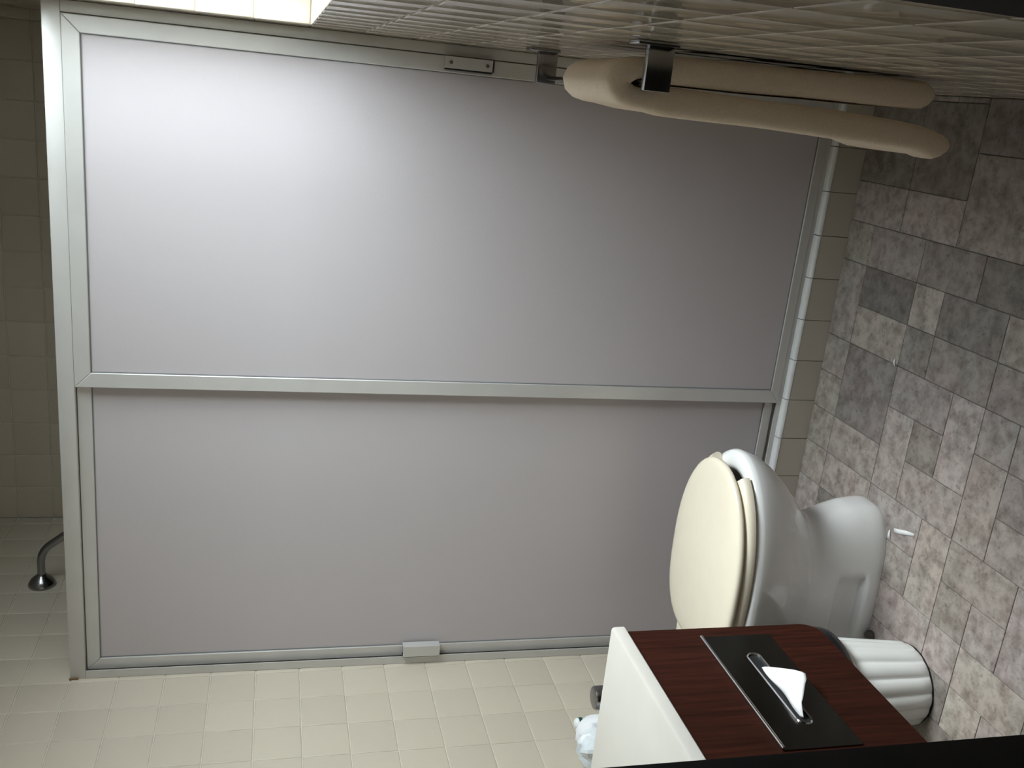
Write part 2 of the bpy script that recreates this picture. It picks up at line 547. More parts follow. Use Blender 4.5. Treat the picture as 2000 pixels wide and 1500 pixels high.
# floor: mixed stone tiles on a 98 mm module
bm = BM(); box(bm, (-0.02, YF - 0.13, -0.1), (W + 0.02, 0.0, -0.0035))
fl = struct(finish(bm, 'floor', M['grout_d'], None, 0), 'floor of mixed grey beige stone tiles')
GX, GXO, GY, GYO = 0.0985, 0.370, 0.0993, -0.022
LT, DK, BR = 1.28, 0.66, 0.8
known = [(2, 3, 0, 1, 1.1), (3, 4, 0, 1, 1), (4, 5, 0, 1, 1.05), (5, 6, 0, 1, 1), (6, 8, 0, 1, 1), (1, 2, 0, 1, 1.1), (4, 6, 1, 3, 0.78), (3, 4, 1, 3, 1.05), (2, 3, 1, 3, 1.1),
         (1, 2, 1, 2, 0.62), (1, 2, 2, 3, 1.05), (6, 7, 1, 3, 1.18), (7, 8, 1, 3, 0.62), (8, 9, 1, 3, 1), (7, 8, 3, 4, 1.25), (6, 7, 3, 4, 0.9), (8, 9, 3, 5, 0.85),
         (7, 8, 4, 6, 0.72), (6, 7, 4, 6, 0.95), (5, 6, 3, 5, 1.0), (4, 6, 5, 6, 1.22), (4, 5, 4, 5, 0.88), (3, 5, 3, 4, 1.16), (3, 4, 4, 6, 1.08), (2, 3, 3, 5, 1.1),
         (1, 2, 3, 5, 1.0), (1, 3, 5, 6, 1.15), (3, 5, 6, 7, 0.98), (5, 6, 6, 7, 1.0), (2, 3, 6, 8, 0.95), (1, 2, 6, 7, 0.9), (1, 2, 7, 8, 1.05), (0, 1, 6, 7, 1.1), (0, 1, 7, 9, 1.12),
         (0, 1, 4, 6, 1.05), (3, 4, 7, 9, 0.92), (4, 5, 7, 8, 0.85), (6, 7, 6, 8, 0.95), (5, 6, 7, 9, 0.95), (1, 3, 8, 9, 1.08)]
used = set()
for a, b_, c, d, t in known:
    for i in range(a, b_):
        for j in range(c, d):
            used.add((i, j))
rng = random.Random(21)
for j in range(0, 17):
    for i in range(-4, 13):
        if (i, j) in used:
            continue
        opts = [(1, 1), (2, 1), (1, 2), (1, 2), (2, 2)]
        rng.shuffle(opts)
        for (p, q) in opts + [(1, 1)]:
            cells = [(i + s, j + r) for s in range(p) for r in range(q)]
            if all(c not in used for c in cells):
                break
        used.update(cells)
        known.append((i, i + p, j, j + q, rng.choice((0.7, 0.85, 0.95, 1.0, 1.05, 1.12, 1.2))))
for a, b_, c, d, t in known:
    x0, x1 = max(0.0, GXO + GX * a), min(W, GXO + GX * b_)
    y1, y0 = (GYO - GY * c if c > 0 else -0.0192), max(YF - 0.13, GYO - GY * d)
    w, h = x1 - x0 - 0.0016, y1 - y0 - 0.0016
    if w < 0.01 or h < 0.01:
        continue
    o = bpy.data.objects.new('tile', tile_mesh(w, h, M['stone'], 0.0022))
    COL.objects.link(o)
    o.parent = fl
    o.location = ((x0 + x1) / 2, (y0 + y1) / 2, 0)
    o.color = (t, t * rng.uniform(0.96, 1.0), t * rng.uniform(0.93, 1.0), 1)

# shower pan and the tiled curb under the sliding doors
bm = BM(); box(bm, (0, 0.05, -0.1), (W, YB, 0.02))
struct(finish(bm, 'floor_shower', M['pan'], None, 0))
CZ, CY = 0.0855, -0.0196
bm = BM(); box(bm, (0.0, CY + 0.003, -0.05), (W, 0.09, CZ - 0.012))
cu = struct(finish(bm, 'shower_curb', M['grout_d'], None, 0), 'low tiled curb under the shower doors')
def curb_tile(x0, x1):
    """face tile with a bullnose cap piece on top of it, white in place of the sky reflection"""
    b2 = BM()
    zt = CZ - 0.010
    prism(b2, [(CY + 0.006, -0.002), (CY, -0.002), (CY, zt - 0.0012), (CY + 0.0008, zt - 0.0003), (CY + 0.006, zt - 0.0003)], 0, x0 + 0.0009, x1 - 0.0009)
    finish(b2, 'tile', M['curb'], cu, 35)
    b2 = BM()
    R_ = 0.0085
    prof = [(CY + 0.006, zt + 0.0003), (CY - 0.0006, zt + 0.0003)]
    for k in range(0, 6):
        an = PI / 2 * k / 5
        prof.append((CY - 0.0006 + R_ - R_ * math.cos(an), CZ - R_ + R_ * math.sin(an)))
    prof += [(0.04, CZ), (0.04, zt + 0.0003)]
    prism(b2, prof, 0, x0 + 0.0009, x1 - 0.0009)
    finish(b2, 'bullnose_sheen', M['cap'], cu, 35)
x = 0.9909 - 10 * T
while x < W - 0.003:
    if x + T > 0.003:
        curb_tile(max(0, x), min(W, x + T))
    x += T

# ------------------------------------------------------------------ window
win = bpy.data.objects.new('window_1', None)
COL.objects.link(win)
struct(win, 'white framed window in the right wall')
fx0, fx1 = W + 0.08, W + 0.12
for nm, a, b_ in (('window_frame', (fx0, WY0, WZ0), (fx1, WY0 + 0.04, WZ1)), ('window_frame', (fx0, WY1 - 0.04, WZ0), (fx1, WY1, WZ1)),
                  ('window_frame', (fx0, WY0 + 0.04, WZ1 - 0.04), (fx1, WY1 - 0.04, WZ1)), ('window_frame', (fx0, WY0 + 0.04, WZ0), (fx1, WY1 - 0.04, WZ0 + 0.035)),
                  ('window_frame', (fx0 + 0.005, (WY0 + WY1) / 2 - 0.018, WZ0 + 0.035), (fx1 - 0.005, (WY0 + WY1) / 2 + 0.018, WZ1 - 0.04))):
    bm = BM(); box(bm, a, b_, 0.003)
    finish(bm, nm, M['white'], win)
for a, b_ in ((WY0 + 0.04, (WY0 + WY1) / 2 - 0.018), ((WY0 + WY1) / 2 + 0.018, WY1 - 0.04)):
    bm = BM(); box(bm, (fx0 + 0.02, a, WZ0 + 0.035), (fx0 + 0.025, b_, WZ1 - 0.04))
    finish(bm, 'pane', M['clear'], win, 0)

# ------------------------------------------------------------------ shower doors
ZT = 1.8705
fx = thing('shower_door_frame', 'satin aluminium frame around the frosted shower doors, fixed to walls and curb', 'door frame', (W / 2, 0.03, CZ))
bm = BM(); box(bm, (0.0, 0.0, 1.835), (W, 0.062, ZT), 0.002)
finish(bm, 'header', M['alu'], fx)
bm = BM(); prism(bm, [(0.001, 0.0), (0.0215, 0.0), (0.0215, 0.003), (0.005, 0.003), (0.005, 0.059), (0.0215, 0.059), (0.0215, 0.062), (0.001, 0.062)], 2, CZ + 0.0205, 1.8347)
finish(bm, 'jamb', M['alu'], fx)
bm = BM(); box(bm, (W - 0.024, 0.0, CZ), (W - 0.001, 0.062, 1.835), 0.0015)
finish(bm, 'jamb', M['alu'], fx)
bm = BM()
prism(bm, [(0.0, CZ + 0.0003), (0.062, CZ + 0.0003), (0.062, CZ + 0.020), (0.056, CZ + 0.020), (0.056, CZ + 0.004), (0.032, CZ + 0.004), (0.032, CZ + 0.012), (0.028, CZ + 0.012), (0.028, CZ + 0.004), (0.0045, CZ + 0.004), (0.0045, CZ + 0.012), (0.001, CZ + 0.012)], 0, 0.001, W - 0.024)
finish(bm, 'track', M['alu'], fx)

def mitre_bar(bm, p, axis, y0, y1):
    prism(bm, p, 1, y0, y1, 0.0012, 1)

def sliding_panel(name, label, xa, xb, za, zb, y0, y1, w, wb=0.024):
    t = thing(name, label, 'shower door', ((xa + xb) / 2, (y0 + y1) / 2, za))
    outer = [(xa, za), (xb, za), (xb, zb), (xa, zb)]
    inner = [(xa + w, za + wb), (xb - w, za + wb), (xb - w, zb - w), (xa + w, zb - w)]
    g = 0.0004
    for k, nm in enumerate(('bottom_rail', 'stile', 'top_rail', 'stile')):
        a, b_ = outer[k], outer[(k + 1) % 4]
        c, d = inner[(k + 1) % 4], inner[k]
        # pull the mitres apart by a hairline
        if nm == 'stile':
            sgn = 1 if k == 1 else -1
            pts = [(a[0], a[1] + g * sgn), (b_[0], b_[1] - g * sgn), (c[0], c[1] - g * sgn), (d[0], d[1] + g * sgn)]
        else:
            sgn = 1 if k == 0 else -1
            pts = [(a[0] + g * sgn, a[1]), (b_[0] - g * sgn, b_[1]), (c[0] - g * sgn, c[1]), (d[0] + g * sgn, d[1])]
        bm = BM(); prism(bm, pts, 1, y0, y1, 0.0012, 1)
        finish(bm, nm, M['alu'], t)
    ym = (y0 + y1) / 2
    bm = BM(); box(bm, (xa + w - 0.004, ym - 0.0025, za + wb - 0.004), (xb - w + 0.004, ym + 0.0025, zb - w + 0.004))
    finish(bm, 'frosted_pane', M['frost'], t, 0)
    gk = BM()
    for a, b_ in (((xa + w, za + wb), (xb - w, za + wb + 0.0022)), ((xa + w, zb - w - 0.0022), (xb - w, zb - w)), ((xa + w, za + wb), (xa + w + 0.0022, zb - w)), ((xb - w - 0.0022, za + wb), (xb - w, zb - w))):
        box(gk, (a[0], y0 + 0.004, a[1]), (b_[0], y1 - 0.003, b_[1]))
    finish(gk, 'gasket', M['gasket'], t, 0)
    return t

pr = sliding_panel('sliding_shower_door', 'frosted glass sliding shower door in front, on the towel side', 0.757, 1.5385, 0.0985, 1.834, -0.004, 0.0125, 0.034)
pl_ = sliding_panel('sliding_shower_door', 'frosted glass sliding shower door behind, on the toilet side', 0.0165, 0.80, 0.1005, 1.833, 0.014, 0.0305, 0.030)

def finger_pull(par, x0, x1, z0, z1, y, yo, tip, mat, screws=True):
    """channel-shaped pull: plate on the stile, a side wall and a front flange; open towards tip"""
    b2 = BM()
    t_ = 0.0025
    c, o = (x1, x0) if tip < 0 else (x0, x1)      # closed side, open side
    k = t_ if c < o else -t_
    prof = [(o, y), (c, y), (c, yo), (o, yo), (o, yo + t_), (c + k, yo + t_), (c + k, y - t_), (o, y - t_)]
    prism(b2, prof, 2, z0, z1, 0.0006, 1)
    p = finish(b2, 'finger_pull', mat, par)
    for z in (z0 + 0.012, z1 - 0.012) if screws else ():
        b2 = BM(); lathe(b2, [(0.0042, 0), (0.0042, -0.0012), (0.0025, -0.0022), (0.0002, -0.0024)], ((x0 + x1) / 2, yo, z), 1, 12)
        finish(b2, 'screw', M['bronze'], p)
    return p
finger_pull(pr, 1.5135, 1.538, 0.957, 1.062, -0.0042, -0.021, 1, M['alu'])
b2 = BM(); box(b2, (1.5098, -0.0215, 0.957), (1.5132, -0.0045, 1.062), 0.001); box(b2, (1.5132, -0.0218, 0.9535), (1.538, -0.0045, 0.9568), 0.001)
finish(b2, 'pull_shade', M['slot'], pr)  # dark strips added along the pull in place of its shadow
finger_pull(pl_, 0.0265, 0.0565, 0.957, 1.055, 0.0138, -0.010, -1, M['alu'], False)
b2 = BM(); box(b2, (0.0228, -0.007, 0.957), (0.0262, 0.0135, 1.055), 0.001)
finish(b2, 'pull_shade', M['slot'], pl_)  # dark strip painting the shade on the pull's hollow side

# rust coloured caulk stain where the header meets the left wall
b2 = BM()
box(b2, (0.0002, -0.004, ZT - 0.02), (0.004, 0.0, ZT + 0.002), 0.001, 1)
tag(finish(b2, 'caulk_bead', M['stain']), 'rusty brown dab of caulk at the end of the header on the left wall', 'caulk')

# ------------------------------------------------------------------ shower arm
sa = thing('shower_arm', 'dull metal shower arm with domed flange, above the door header', 'shower head', (0.0, 0.467, 2.032))
bm = BM(); lathe(bm, [(0.036, 0.0), (0.037, 0.004), (0.034, 0.012), (0.027, 0.022), (0.017, 0.03), (0.0125, 0.034), (0.012, 0.036)], (0.0, 0.467, 2.032), 0, 28)
finish(bm, 'flange', M['dull'], sa)
path = [(0.01, 0.467, 2.032), (0.06, 0.467, 2.032)] + [tuple(v) for v in arc((0.075, 0.467, 2.032), (0.105, 0.467, 2.03), (0.125, 0.467, 2.008), 6)] + [(0.185, 0.467, 1.93)]
bm = BM(); tube(bm, path, 0.0108, 14)
finish(bm, 'arm', M['dull'], sa)
d = Vector((0.6, 0, -0.8)).normalized()
b0 = Vector((0.185, 0.467, 1.93))
bm = BM(); tube(bm, [b0 - d * 0.005, b0 + d * 0.02, b0 + d * 0.03, b0 + d * 0.065, b0 + d * 0.07], [0.014, 0.016, 0.016, 0.032, 0.03], 20)
finish(bm, 'spray_head', M['dull'], sa)

# ------------------------------------------------------------------ vanity
VX, VY, VZ = 0.572, -0.752, 0.80
va = thing('vanity', 'cream topped vanity with dark walnut laminate front beside the doorway', 'vanity', (0.28, -1.15, 0.372))
bm = BM()
prof = [(0.001, VZ - 0.028), (VX - 0.004, VZ - 0.028), (VX, VZ - 0.024), (VX, VZ - 0.006), (VX - 0.0018, VZ - 0.0018), (VX - 0.006, VZ), (0.001, VZ)]
prism(bm, prof, 1, YF + 0.001, VY, 0.0025, 2)
finish(bm, 'countertop', M['counter'], va)
ZB, RB = 0.388, 0.032
out = [(YF + 0.001, ZB), (VY - 0.006 - RB, ZB)]
for k in range(1, 8):
    a = -PI / 2 + PI / 2 * k / 7
    out.append((VY - 0.006 - RB + RB * math.cos(a), ZB + RB + RB * math.sin(a)))
out += [(VY - 0.006, VZ - 0.0285), (YF + 0.001, VZ - 0.0285)]
TY0, TY1, TZ0, TZ1 = -1.10, -0.79, 0.502, 0.640     # tissue plate
SY0, SY1, SZ, SR = -1.043, -0.850, 0.567, 0.0115    # slot
# front apron, solid behind the tissue plate
bm = BM()
prism(bm, out, 0, 0.545, 0.565, 0.0008, 1)
ap = finish(bm, 'apron', M['wood'], va)
bm = BM()
box(bm, (0.001, VY - 0.03, 0.45), (0.544, VY - 0.010, VZ - 0.029), 0.001, 1)
finish(bm, 'end_panel', M['wood'], va)
bm = BM()
rings = []
for rr, zz in ((0.17, VZ - 0.029), (0.165, VZ - 0.06), (0.14, VZ - 0.11), (0.08, VZ - 0.14), (0.02, VZ - 0.145)):
    rings.append([(0.28 + rr * math.cos(2 * PI * k / 28), -1.25 + 1.25 * rr * math.sin(2 * PI * k / 28), zz) for k in range(28)])
loft(bm, rings)
finish(bm, 'sink_bowl', M['porcelain'], va)

# tissue dispenser let into the apron
td = thing('tissue_dispenser', 'chrome tissue dispenser plate set in the walnut vanity front', 'tissue dispenser', (0.565, -0.945, 0.571))
def slot_loop(y0, y1, z, r, n=10):
    pts = []
    for k in range(n + 1):
        a = -PI / 2 + PI * k / n
        pts.append((y1 - r + r * math.cos(a), z + r * math.sin(a)))
    for k in range(n + 1):
        a = PI / 2 + PI * k / n
        pts.append((y0 + r + r * math.cos(a), z + r * math.sin(a)))
    return pts
sl = slot_loop(SY0, SY1, SZ, SR)
cy_, cz_ = (SY0 + SY1) / 2, SZ
def out_to_rect(p):
    """where the ray from the slot's centre line through p meets the plate's edge"""
    y, z = p
    y_in = min(max(y, SY0 + SR), SY1 - SR)
    dy, dz = y - y_in, z - cz_
    if abs(dy) < 1e-9:
        return (y, TZ1 if dz > 0 else TZ0)
    ts = []
    if dy > 0: ts.append((TY1 - y_in) / dy)
    if dy < 0: ts.append((TY0 - y_in) / dy)
    if dz > 1e-9: ts.append((TZ1 - cz_) / dz)
    if dz < -1e-9: ts.append((TZ0 - cz_) / dz)
    t_ = min(ts)
    return (y_in + dy * t_, cz_ + dz * t_)
bm = BM()
PX0, PX1 = 0.5652, 0.5675
rim = [out_to_rect(p) for p in sl]
# snap the points next to the plate's corners on to them
for cyy, czz in ((TY0, TZ0), (TY0, TZ1), (TY1, TZ0), (TY1, TZ1)):
    i = min(range(len(rim)), key=lambda q: (rim[q][0] - cyy) ** 2 + (rim[q][1] - czz) ** 2)
    rim[i] = (cyy, czz)
n = len(sl)
ro0 = [bm.verts.new((PX0, *p)) for p in rim]
ro1 = [bm.verts.new((PX1, *p)) for p in rim]
ri1 = [bm.verts.new((PX1, *p)) for p in sl]
ri0 = [bm.verts.new((PX0, *p)) for p in sl]
for i in range(n):
    j = (i + 1) % n
    bm.faces.new((ro0[i], ro0[j], ro1[j], ro1[i]))
    bm.faces.new((ro1[i], ro1[j], ri1[j], ri1[i]))
    bm.faces.new((ri1[i], ri1[j], ri0[j], ri0[i]))
finish(bm, 'face_plate', M['plate'], td, 20)
# rolled lip of the slot
bm = BM()
lip = []
so, si = slot_loop(SY0 - 0.003, SY1 + 0.003, SZ, SR + 0.003), slot_loop(SY0 + 0.0005, SY1 - 0.0005, SZ, SR - 0.0005)
rings = [[(PX1 + 0.0002, *p) for p in so], [(PX1 + 0.0022, *p) for p in slot_loop(SY0 - 0.0015, SY1 + 0.0015, SZ, SR + 0.0015)], [(PX1 + 0.0008, *p) for p in si], [(PX0 + 0.0003, *p) for p in si]]
loft(bm, rings, False, False)
finish(bm, 'slot_lip', M['chrome'], td)
bm = BM(); prism(bm, slot_loop(SY0 + 0.001, SY1 - 0.001, SZ, SR - 0.001), 0, 0.5651, 0.5657)
finish(bm, 'slot_shade', M['slot'], td, 0)  # thin dark sheet painting the shade inside the slot
bm = BM(); tube(bm, [(PX1 + 0.001, TY0 + 0.002, TZ1 - 0.001), (PX1 + 0.001, TY1 - 0.001, TZ1 - 0.001)], 0.0032, 10)
finish(bm, 'bright_edge', M['chrome'], td)

# tissue pulled out of the slot
bm = BM()
NU, NV = 26, 14
grid = []
for i in range(NU + 1):
    u = i / NU
    col = []
    for j in range(NV + 1):
        v = j / NV
        ys = -0.890 - 0.138 * u                       # in the slot
        zs = 0.568 + 0.002 * math.sin(u * 9)
        # free edge: hangs out and down on the far side, climbs back to the slot on the near side
        ky = [(0, -0.934, 0.532, 0.588), (0.1, -0.947, 0.521, 0.593), (0.25, -0.966, 0.530, 0.594), (0.45, -0.99, 0.547, 0.592), (0.7, -1.016, 0.566, 0.587), (1.0, -1.031, 0.568, 0.571)]
        for (u0, a0, b0_, c0), (u1, a1, b1_, c1) in zip(ky, ky[1:]):
            if u0 <= u <= u1:
                q = (u - u0) / (u1 - u0)
                ye, ze, xe = a0 + (a1 - a0) * q, b0_ + (b1_ - b0_) * q, c0 + (c1 - c0) * q
                break
        k = v ** 0.85
        y = ys * (1 - k) + ye * k
        z = zs * (1 - k) + ze * k + 0.010 * math.sin(PI * v) * math.sin(PI * (0.15 + 0.85 * u))
        x = 0.5668 + (xe - 0.5668) * (v ** 0.6)
        fold = 0.003 * math.sin(u * 15 + v * 2.2) * v * (1 - 0.4 * v)
        col.append(bm.verts.new((x + fold, y, z + fold * 0.4)))
    grid.append(col)
for i in range(NU):
    for j in range(NV):
        bm.faces.new((grid[i][j], grid[i + 1][j], grid[i + 1][j + 1], grid[i][j + 1]))
ts = finish(bm, 'tissue', M['tissue'], None, 60)
md = ts.modifiers.new('thick', 'SOLIDIFY'); md.thickness = 0.0008; md.offset = 0
tag(ts, 'white paper tissue pulled out of the chrome dispenser slot', 'tissue')

# ------------------------------------------------------------------ toilet
TYC = -0.345
to = thing('toilet', 'white porcelain toilet with closed cream lid between vanity and shower', 'toilet', (0.38, TYC, 0.0))
secs = [(0.0, 0.626, 0.13, 0.090, 3.0), (0.012, 0.631, 0.13, 0.092, 3.0), (0.03, 0.632, 0.13, 0.092, 3.0), (0.078, 0.626, 0.133, 0.0895, 2.9), (0.115, 0.615, 0.135, 0.088, 2.8),
        (0.143, 0.605, 0.135, 0.089, 2.6), (0.168, 0.595, 0.13, 0.093, 2.4), (0.185, 0.598, 0.125, 0.099, 2.3), (0.202, 0.615, 0.12, 0.107, 2.2), (0.233, 0.654, 0.11, 0.124, 2.1),
        (0.267, 0.693, 0.10, 0.142, 2.05), (0.300, 0.722, 0.09, 0.156, 2.05), (0.330, 0.741, 0.08, 0.167, 2.05), (0.352, 0.750, 0.075, 0.173, 2.05), (0.366, 0.753, 0.072, 0.174, 2.05),
        (0.376, 0.749, 0.075, 0.171, 2.05), (0.380, 0.739, 0.085, 0.162, 2.05)]
def interp(z):
    for a, b_ in zip(secs, secs[1:]):
        if a[0] <= z <= b_[0]:
            t_ = (z - a[0]) / max(1e-9, b_[0] - a[0])
            return [p + (q - p) * t_ for p, q in zip(a, b_)]
    return list(secs[-1])
def egg(xf, xb, hw, n, xc, N=72):
    pts = []
    for k in range(N):
        a = 2 * PI * k / N
        c, s = math.cos(a), math.sin(a)
        nn = n if c > 0 else 3.0
        px = math.copysign(abs(c) ** (2 / nn), c)
        py = math.copysign(abs(s) ** (2 / nn), s)
        pts.append((xc + px * ((xf - xc) if c > 0 else (xc - xb)), hw * py))
    return pts
levels = [0.0, 0.006, 0.012, 0.018, 0.024, 0.032, 0.038, 0.043, 0.05, 0.06, 0.07, 0.08, 0.09, 0.098, 0.104, 0.11, 0.12, 0.13, 0.143, 0.155, 0.168, 0.176, 0.185, 0.193, 0.202, 0.217, 0.233, 0.25, 0.267, 0.283, 0.30, 0.315, 0.33, 0.342, 0.352, 0.360, 0.366, 0.372, 0.376, 0.380]
bm = BM()
rings = []
for z in levels:
    _, xf, xb, hw, nn = interp(z)
    xc = 0.44 if z > 0.2 else 0.40
    ring = []
    for (px, py) in egg(xf, xb, hw, nn, xc, 96):
        # trapway recess pressed into both flanks of the foot
        dent = smoothstep(0.30, 0.325, px) * (1 - smoothstep(0.455, 0.475, px)) * smoothstep(0.034, 0.044, z) * (1 - smoothstep(0.1, 0.113, z)) * smoothstep(0.05, 0.07, abs(py))
        py *= 1 - 0.22 * dent
        ring.append((px, TYC + py, z))
    rings.append(ring)
# rim and the inside of the bowl
for z, ins in ((0.380, 0.03), (0.377, 0.042), (0.35, 0.05), (0.30, 0.07), (0.24, 0.10), (0.2, 0.13)):
    _, xf, xb, hw, nn = interp(0.372)
    rings.append([(px, TYC + py, z) for px, py in egg(xf - ins, 0.24 + ins * 0.3, hw - ins, 2.05, 0.48, 96)])
loft(bm, rings)
finish(bm, 'bowl', M['porcelain'], to, 60)
# open-front seat
def seat_path(n=56, gap=0.40):
    pts = []
    for k in range(n + 1):
        a = gap + (2 * PI - 2 * gap) * k / n
        c, s = math.cos(a), math.sin(a)
        nn = 2.1 if c > 0 else 2.7
        px = math.copysign(abs(c) ** (2 / nn), c) * (0.235 if c > 0 else 0.195)
        py = math.copysign(abs(s) ** (2 / nn), s) * 0.135
        pts.append((0.478 + px, TYC + py))
    return pts
sp = seat_path()
bm = BM()
rings = []
for i, p in enumerate(sp):
    a, b_ = Vector(sp[max(0, i - 1)]), Vector(sp[min(len(sp) - 1, i + 1)])
    d = (b_ - a).normalized()
    nrm = Vector((d.y, -d.x))
    ring = []
    for (o_, h) in ((-0.030, 0.384), (-0.030, 0.396), (-0.026, 0.404), (-0.012, 0.407), (0.018, 0.407), (0.030, 0.402), (0.0345, 0.393), (0.0335, 0.384), (0.027, 0.3805), (-0.022, 0.3805)):
        ring.append((p[0] + nrm.x * o_, p[1] + nrm.y * o_, h))
    rings.append(ring)
loft(bm, rings)
finish(bm, 'seat', M['seat'], to, 50)
# lid
def lid_outline(grow, N=64):
    pts = []
    for k in range(N):
        a = 2 * PI * k / N
        c, s = math.cos(a), math.sin(a)
        nn = 2.1 if c > 0 else 3.0
        px = math.copysign(abs(c) ** (2 / nn), c) * ((0.252 if c > 0 else 0.215) + grow)
        py = math.copysign(abs(s) ** (2 / nn), s) * (0.169 + grow)
        pts.append((0.478 + px, TYC + py))
    return pts
bm = BM()
loft(bm, [[(x, y, z) for x, y in lid_outline(g)] for g, z in ((-0.02, 0.4085), (-0.004, 0.4085), (-0.0005, 0.4105), (0.0, 0.414), (-0.001, 0.4185), (-0.005, 0.4222), (-0.014, 0.4245), (-0.05, 0.4262), (-0.1, 0.427))])
finish(bm, 'lid', M['seat'], to, 60)
for s in (-1, 1):
    bm = BM(); box(bm, (0.235, TYC + s * 0.07 - 0.018, 0.381), (0.275, TYC + s * 0.07 + 0.018, 0.415), 0.006, 3)
    finish(bm, 'hinge', M['seat'], to)
bm = BM(); lathe(bm, [(0.012, 0.0), (0.0125, 0.008), (0.009, 0.015), (0.001, 0.018)], (0.325, TYC - 0.0945 - 0.011, 0.0005), 2, 16)
finish(bm, 'bolt_cap', M['bronze'], to)

# flush valve between bowl and wall
fv = thing('flush_valve', 'dull chrome flush valve behind the toilet, peeking over the vanity top', 'flush valve', (0.1, TYC, 0.37))
fy = TYC + 0.02
bm = BM(); tube(bm, [(0.1, fy, 0.3815), (0.1, fy, 0.545)], 0.0135, 16); lathe(bm, [(0.022, 0.381), (0.022, 0.39), (0.018, 0.396), (0.014, 0.4)], (0.1, fy, 0), 2, 20)
finish(bm, 'flush_tube', M['dull'], fv)
bm = BM(); lathe(bm, [(0.016, 0.54), (0.02, 0.55), (0.026, 0.558), (0.028, 0.575), (0.028, 0.603), (0.026, 0.606)], (0.1, fy, 0), 2, 24)
finish(bm, 'valve_body', M['dull'], fv)
bm = BM(); lathe(bm, [(0.0265, 0.604), (0.0285, 0.607), (0.0285, 0.629), (0.0265, 0.634), (0.02, 0.6365), (0.010, 0.637)], (0.1, fy, 0), 2, 24)
finish(bm, 'valve_cap', M['dull'], fv)
bm = BM(); tube(bm, [(0.002, fy, 0.585), (0.075, fy, 0.585)], 0.016, 16); lathe(bm, [(0.036, 0.001), (0.036, 0.004), (0.02, 0.012)], (0.0, fy, 0.585), 0, 24)
finish(bm, 'supply_pipe', M['dull'], fv)
bm = BM(); tube(bm, [(0.12, fy, 0.578), (0.138, fy, 0.577), (0.185, fy, 0.570), (0.192, fy, 0.569)], [0.011, 0.007, 0.0055, 0.005], 12)
finish(bm, 'flush_handle', M['dull'], fv)

# ------------------------------------------------------------------ wrapped bundle on the wall behind the vanity
hb = thing('wrapped_paper_bundle', 'crinkled clear white wrapped bundle with green mark behind the vanity top', 'package', (0.05, -0.42, 0.60))
bm = BM(); box(bm, (0.0005, -0.50, 0.585), (0.10, -0.365, 0.60), 0.003)
finish(bm, 'wall_shelf', M['dull'], hb)
def crinkle(cx, cy, z0, z1, rx, ry, seed, n=9, N=30):
    r2 = random.Random(seed)
    ph = [r2.uniform(0, 6.28) for _ in range(6)]
    rings = []
    for i in range(n + 1):
        v = i / n
        e = math.sin(PI * min(0.5, v * 3 + 0.18)) * (1 - 0.35 * smoothstep(0.6, 1, v)) * (1 if v < 0.97 else 0.6)
        ring = []
        for k in range(N):
            a = 2 * PI * k / N
            w_ = 1 + 0.10 * math.sin(5 * a + ph[0] + 4 * v) + 0.07 * math.sin(9 * a + ph[1] - 6 * v) + 0.05 * math.sin(3 * a + ph[2] + 11 * v)
            ring.append((cx + rx * e * w_ * math.cos(a), cy + ry * e * w_ * math.sin(a), z0 + (z1 - z0) * v + 0.004 * math.sin(4 * a + ph[3])))
        rings.append(ring)
    b2 = BM()
    return loft(b2, rings)
finish(crinkle(0.052, -0.398, 0.6005, 0.690, 0.044, 0.036, 3), 'paper_roll', M['tissue'], hb, 60)
finish(crinkle(0.05, -0.447, 0.6005, 0.702, 0.042, 0.045, 9), 'wrapper', M['wrap'], hb, 25)
bm = BM(); lathe(bm, [(0.0125, 0.672), (0.0135, 0.677), (0.0125, 0.684), (0.009, 0.688), (0.002, 0.690)], (0.058, -0.362, 0), 2, 20)
tw = finish(bm, 'cap', M['white'], hb)
bm = BM(); lathe(bm, [(0.0139, 0.670), (0.0143, 0.674), (0.0139, 0.679)], (0.058, -0.362, 0), 2, 20)
finish(bm, 'green_band', M['green'], tw)

# ------------------------------------------------------------------ waste basket
wx, wy = 0.298, -0.600
wbk = thing('waste_basket', 'small white fluted waste basket with black rim between vanity and toilet', 'waste basket', (wx, wy, 0))
def flute(R_, dep, z, N=192, nr=16):
    pts = []
    for k in range(N):
        a = 2 * PI * k / N
        g = abs(math.sin(nr * a / 2 + 0.35))
        r_ = R_ - dep * (1 - g ** 0.55)
        pts.append((wx + r_ * math.cos(a), wy + r_ * math.sin(a), z))
    return pts
bm = BM()
rings = [flute(0.080, 0.0, 0.004), flute(0.0885, 0.002, 0.004), flute(0.0915, 0.006, 0.009)]
for k in range(1, 9):
    z = 0.009 + (0.205 - 0.009) * k / 8
    rings.append(flute(0.0915 + 0.0175 * k / 8, 0.0085, z))
rings += [flute(0.1075, 0.0, 0.212), flute(0.104, 0.0, 0.212), flute(0.1, 0.0, 0.2), flute(0.084, 0.0, 0.012)]
loft(bm, rings)
finish(bm, 'tub', M['white'], wbk, 60)
bm = BM(); lathe(bm, [(0.082, 0.0), (0.0885, 0.0), (0.0885, 0.0045), (0.082, 0.0045)], (wx, wy, 0), 2, 48)
finish(bm, 'base_ring', M['black'], wbk)
bm = BM(); lathe(bm, [(0.108, 0.201), (0.122, 0.203), (0.1295, 0.211), (0.131, 0.224), (0.126, 0.233), (0.114, 0.236), (0.106, 0.228), (0.1045, 0.213)], (wx, wy, 0), 2, 48)
finish(bm, 'rim', M['black'], wbk)

